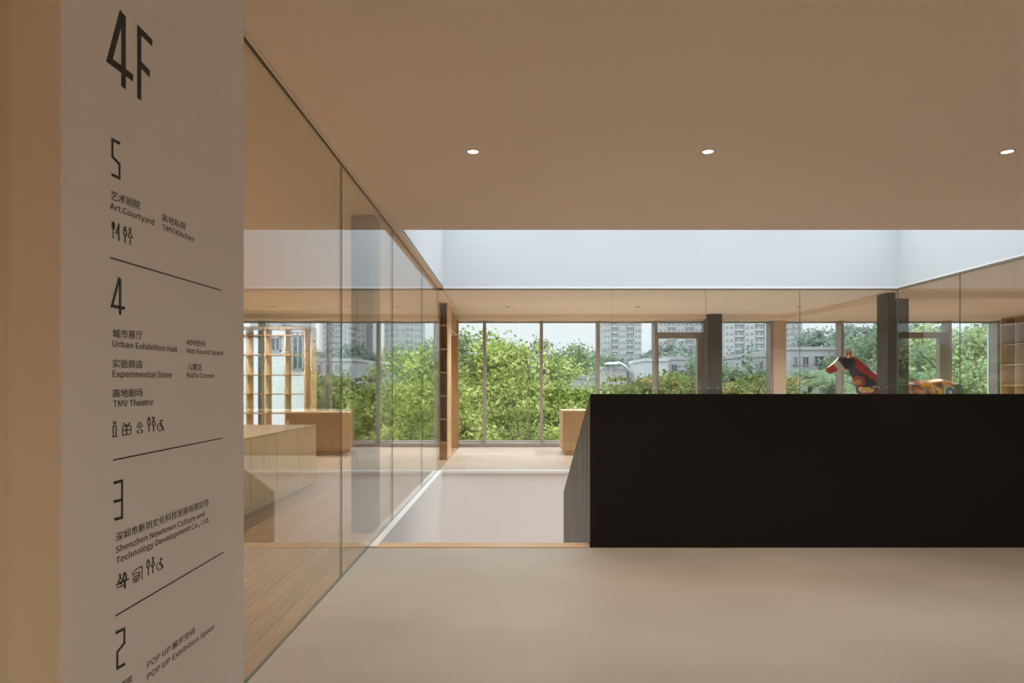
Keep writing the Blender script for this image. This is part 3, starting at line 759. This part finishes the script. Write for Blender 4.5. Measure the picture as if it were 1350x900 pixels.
# near lime trees just outside the middle windows
for a in [('loose', 'lime', 672, 432, 25.5, 1.0, 'tall loose lime-green tree close outside the window right of the passage frame'),
          ('near2', 'lime', 738, 478, 24.0, .8, 'lime-green tree close outside the window, just left of the oak counter'),
          ('near2', 'lime', 560, 470, 23.5, .85, 'lime-green tree close outside the left room windows'),
          ('near1', 'lime', 500, 526, 22.5, .7, 'low lime-green tree outside, right of the left room counter'),
          ('near2', 'lime', 622, 510, 22.0, .8, 'low dense lime-green tree outside, in front of the tall loose one'),
          ('near1', 'lime', 690, 516, 21.5, .7, 'low lime-green tree outside between the two middle mullions'),
          ('near1', 'lime', 772, 540, 22.0, .6, 'low lime-green tree outside, behind the oak counter'),
          ('loose', 'fresh', 612, 418, 29, 1.0, 'tall loose-crowned green tree beside the passage frame'),
          ('near1', 'lime', 630, 440, 27, .95, 'full-crowned lime-green tree just right of the passage frame'),
          ('near2', 'fresh', 655, 470, 31, 1.0, 'round green tree deep behind the tall loose lime-green one'),
          ('loose', 'fresh', 712, 432, 32, .8, 'tall loose-crowned green tree behind the second mullion'),
          ('loose', 'fresh', 548, 440, 30, .9, 'tall green tree outside the glass wall, left of the tall bookcase')]:
    tree('leafy_tree', a[0], a[1], a[2], a[3], a[4], a[5], a[6])
# flowering flame trees, mid distance
FL = [(340, 492, 40, .8, 'leftmost flame tree beyond the windows, under the open shelving'), (380, 496, 42, .8, 'second flame tree from the left, behind the right end of the open shelving'),
      (430, 500, 38, .8, 'flame tree crossed by the left room mullion'), (480, 488, 40, .8, 'flame tree behind the upper right of the left room counter'),
      (790, 508, 40, .7, 'lowest flame tree, showing just above the left corner of the black balustrade'), (830, 497, 44, .8, 'flame tree between the third mullion and the transom window'),
      (880, 492, 42, .75, 'flame tree under the left half of the transom window'), (925, 494, 44, .75, 'flame tree just left of the dark column'),
      (975, 495, 40, .75, 'flame tree just right of the dark column'), (1010, 500, 42, .7, 'flame tree touching the left side of the beige pier')]
for px, ty, Y, s, lb in FL: tree('flame_tree', 'flat', 'flame', px, ty, Y, s, lb, 'flame trees beyond the windows')
BL = [(960, 470, 56, .8, 'mid1', 'dark green broadleaf tree right of the dark column, under the tower'), (1000, 478, 60, .7, 'mid2', 'dark green broadleaf tree beside the flat-roofed block left of the beige pier'),
      (760, 462, 75, .95, 'mid1', 'dark green broadleaf tree left of the third mullion above the lilac-grey wall'), (795, 466, 90, 1.0, 'mid2', 'dark green broadleaf tree behind the pale pavilion'),
      (505, 462, 70, 1.0, 'mid1', 'dark green broadleaf tree beyond the middle mullion of the left room')]
for px, ty, Y, s, k, lb in BL: tree('broadleaf_tree', k, 'deep', px, ty, Y, s, lb, 'trees among the grey buildings')
tree('slender_tree', 'mid2', 'deep', 756, 457, 80, .62, 'single slender dark tree rising above the middle treetops', None, .3)
HL = [(1150, 428, 62, 1.05, 'mid2', 'deep', 'tall dark hillside tree above the horse statue neck'), (1195, 424, 58, 1.0, 'mid1', 'deep', 'tall dark hillside tree just right of the corner column'),
      (1228, 432, 48, .9, 'mid2', 'fresh', 'fresh green hillside tree inside the right transom window'), (1275, 420, 50, 1.0, 'mid1', 'fresh', 'fresh green hillside tree right of the right transom window'),
      (1305, 424, 46, .9, 'mid2', 'fresh', 'fresh green hillside tree beside the wall bookcase'), (1345, 420, 52, 1.0, 'mid1', 'deep', 'dark hillside tree hidden behind the left cells of the wall bookcase'),
      (1390, 420, 52, 1.0, 'mid2', 'deep', 'dark hillside tree outside past the wall bookcase, rightmost of all'), (1180, 465, 44, .7, 'mid1', 'deep', 'lower dark tree behind the corner column'),
      (1285, 465, 38, .7, 'flat', 'fresh', 'flat-crowned fresh green tree low in the last window before the wall bookcase'), (1245, 480, 36, .6, 'mid1', 'fresh', 'low fresh green tree above the horse statue rump'),
      (1125, 506, 40, .5, 'mid1', 'fresh', 'low fresh green tree behind the horse statue chest'), (1320, 480, 36, .6, 'mid2', 'fresh', 'low fresh green tree touching the wall bookcase')]
for px, ty, Y, s, k, lm, lb in HL: tree('hillside_tree', k, lm, px, ty, Y, s, lb, 'hillside trees at the right')
rng = random.Random(5)
def belt(px):
    for lim, where in ((430, 'beyond the open shelving at the far left'), (600, 'beyond the glass wall of the left room'), (788, 'behind the near lime-green trees'), (935, 'below the two towers left of the dark column'), (1040, 'below the tower right of the dark column'), (1175, 'on the skyline above the horse statue head'), (5000, 'on the wooded hill right of the corner column')):
        if px < lim: return 'hazy green far woods tree '+where, 'far woods '+where
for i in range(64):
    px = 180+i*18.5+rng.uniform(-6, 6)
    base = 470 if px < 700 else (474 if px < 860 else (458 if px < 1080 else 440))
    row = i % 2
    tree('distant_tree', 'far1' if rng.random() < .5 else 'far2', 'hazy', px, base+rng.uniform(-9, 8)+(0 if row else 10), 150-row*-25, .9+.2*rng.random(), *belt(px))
# palms between the grey buildings
def palm(px, topy, Y, label, s=1.0):
    x, y, zt = at(px, topy, Y); t = tag(empty('palm_tree', (x, y, GZ)), label, 'palm'); h = zt-.8*s-GZ
    MB().tube([(0, 0, 0), (.1, 0, h*.5), (0, 0, h)], [.25, .2, .16], 8).obj('trunk', M['bark'], t)
    rg = random.Random(int(px))
    for k in range(14):
        a = k*2*math.pi/14+rg.uniform(-.2, .2); el = rg.uniform(.2, 1.1); Lf = s*rg.uniform(2.0, 2.7); mb = MB()
        P = []
        for i in range(10):
            u = i/9; r = Lf*u*math.cos(el*(1-u*.4)); z = Lf*(math.sin(el)*u-.75*u*u)
            P.append(Vector((math.cos(a)*r, math.sin(a)*r, h+z)))
        side = Vector((-math.sin(a), math.cos(a), 0))
        for i in range(9):
            for q in (0, .5):
                c = P[i].lerp(P[i+1], q); ll = s*.55*math.sin(math.pi*min(.95, .12+(i+q)/10))
                d = (P[i+1]-P[i]).normalized()
                for sg in (-1, 1):
                    tip = c+side*sg*ll+d*ll*.6+Vector((0, 0, -ll*.35)); mb.quad([c-d*.03, c+d*.05, tip])
        mb.tube(P[::3], .02, 4)
        mb.obj('frond', LM['palm'], t, recalc=False)
palm(1068, 482, 42, 'pale green palm outside, right of the beige pier')
palm(1098, 487, 36, 'pale green palm outside, below the horse statue head')
palm(1218, 478, 36, 'pale green palm outside, above the horse statue back', 1.1)
# ------------------------------------------------------------------ buildings
M['tower'] = pbr('tower_tiles_hazed', (.50, .49, .53), .8, col2=(.56, .54, .57), nscale=.05)  # tile colour paled and blued to stand for haze over the distance
M['towerglass'] = pbr('tower_glass', (.30, .32, .38), .5)
M['greywall'] = pbr('grey_render', (.40, .38, .41), .85, col2=(.46, .44, .47), nscale=.4, detail=6)
M['palewall'] = pbr('pale_render', (.62, .61, .63), .85)
M['whitewall'] = pbr('white_render', (.88, .88, .88), .85)
M['bglass'] = pbr('building_glass', (.10, .13, .15), .2)
def tower(px0, px1, Y, label, ztop=170):
    x0 = (px0-VX)*Y/F; x1 = (px1-VX)*Y/F; w = x1-x0; d = w*.8
    t = tag(empty('residential_tower', ((x0+x1)/2, Y, GZ)), label, 'building')
    H = ztop
    mb = MB(); bays = 5; bw = w/bays
    for i in range(bays):       # alternating deep and shallow bays
        off = 0 if i % 2 == 0 else bw*.25
        mb.box(-w/2+i*bw, -w/2+(i+1)*bw, off, d-off, 0, H-(0 if i % 2 == 0 else 5))
    mb.obj('wall', M['tower'], t)
    wm_ = MB(); bm_ = MB(); fl_h = 3.6
    for k in range(int(3/fl_h)+1, int((H-2)/fl_h)):
        z = k*fl_h
        for i in range(bays):
            off = 0 if i % 2 == 0 else bw*.25
            xa = -w/2+i*bw
            for q in (.14, .58):
                wm_.box(xa+bw*q, xa+bw*(q+.26), off-.12, off-.02, z+.9, z+2.5)
            if i % 2: bm_.box(xa+.3, xa+bw-.3, off-.9, off, z, z+1.0)
    for k in range(int(3/fl_h)+1, int((H-2)/fl_h)):
        z = k*fl_h
        for sgn in (-1, 1):
            xs_ = sgn*w/2
            for q in (.2, .5, .75): wm_.box(xs_, xs_+sgn*.1, d*q, d*q+2, z+.9, z+2.5)
    tag(wm_.obj('window', M['towerglass'], t, recalc=False), kind='stuff'); tag(bm_.obj('balcony', M['tower'], t, recalc=False), kind='stuff')
tower(425, 492, 420, 'pale high-rise tower left of the mullion in the left room windows')
tower(512, 568, 440, 'pale high-rise tower seen through the glass wall left of the tall bookcase')
tower(330, 400, 460, 'pale high-rise tower above the open shelving')
tower(795, 846, 400, 'pale high-rise tower left of the transom window')
tower(868, 927, 400, 'pale high-rise tower behind the transom window')
tower(955, 1022, 380, 'pale high-rise tower right of the dark column')
tower(1041, 1058, 430, 'narrow pale high-rise tower just right of the beige pier')
def block(px0, px1, ytop, Y, depth, label, wins=(), mat='greywall', skew=0):
    """low building; wins: list of (px0, py0, px1, py1)"""
    x0, _, zt = at(px0, ytop, Y); x1 = at(px1, ytop, Y)[0]; cx = (x0+x1)/2
    t = tag(empty('low_building', (cx, Y, GZ)), label, 'building')
    a, b = x0-cx, x1-cx
    MB().prism([(a, 0), (b, 0), (b+skew, depth), (a+skew, depth)], 0, zt-GZ-.3).obj('wall', M[mat], t)
    MB().prism([(a-.1, -.1), (b+.1, -.1), (b+.1+skew, depth+.1), (a-.1+skew, depth+.1)], zt-GZ-.3, zt-GZ).obj('roof', M[mat], t)
    for (a, b, c, d) in wins:
        xa, _, za = at(a, b, Y); xb, _, zb_ = at(c, d, Y)
        xa -= cx; xb -= cx; za -= GZ; zb_ -= GZ
        fw = MB(); g = .055
        fw.box(xa, xb, -.12, -.005, za-g, za).box(xa, xb, -.12, -.005, zb_, zb_+g).box(xa, xa+g, -.12, -.005, zb_, za).box(xb-g, xb, -.12, -.005, zb_, za).box((xa+xb)/2-g/2, (xa+xb)/2+g/2, -.1, -.005, zb_, za)
        w_ = fw.obj('window', M['greywall'], t, recalc=False)
        B(xa+g, xb-g, -.03, -.006, zb_+g, za-g).obj('pane', M['bglass'], w_)
block(1042, 1131, 457, 64, 10, 'grey rendered block with a row of windows behind the horse statue head', ((1046, 470, 1051, 482), (1058, 470, 1066, 482), (1073, 469, 1086, 480), (1094, 468, 1099, 474), (1046, 489, 1051, 500), (1058, 489, 1067, 502), (1073, 489, 1086, 500)))
block(880, 934, 470, 66, 8, 'grey rendered block with two windows behind the transom window', ((885, 480, 893, 492), (905, 480, 913, 492), (924, 480, 929, 492)))
block(849, 881, 472, 64, 8, 'pale low block left of the grey one behind the transom window', (), 'palewall')
block(980, 1014, 466, 60, 8, 'pale flat-roofed block left of the beige pier', ((1000, 475, 1006, 488),), 'greywall')
block(790, 826, 483, 70, 7, 'pale flat-roofed pavilion under the tower left of the transom window', (), 'palewall')
block(748, 786, 494, 58, 8, 'plain lilac-grey wall of a low building left of the second mullion', (), 'greywall')
block(409, 470, 472, 62, 8, 'grey low building with windows beyond the left room counter', ((441, 480, 452, 492), (415, 480, 424, 490)))
block(656, 690, 487, 60, 8, 'grey low building hidden behind the lime-green trees')
block(300, 407, 432, 27, 9, 'white rendered building seen through the open shelving', ((358, 444, 371, 463), (386, 437, 401, 488)), 'whitewall', -3.2)
vp = empty('vent_pipe', at(818, 484, 69.5)); tag(vp, 'bent grey vent pipe with pale dome beside the pale pavilion roof', 'pipe')
MB().tube([(-.9, 0, .35), (-.2, 0, .45), (.4, 0, .15), (.9, 0, -.35), (1.35, 0, -.75), (1.35, 0, -15)], .16, 10).obj('pipe', M['alu_lt'], vp, smooth=True)
MB().cyl((-.95, 0), .75, .35, .3, .52, 16).obj('dome', M['whitewall'], vp)
MB().box(-1.05, -.85, -.08, .08, -15, .3).obj('post', M['alu_lt'], vp)
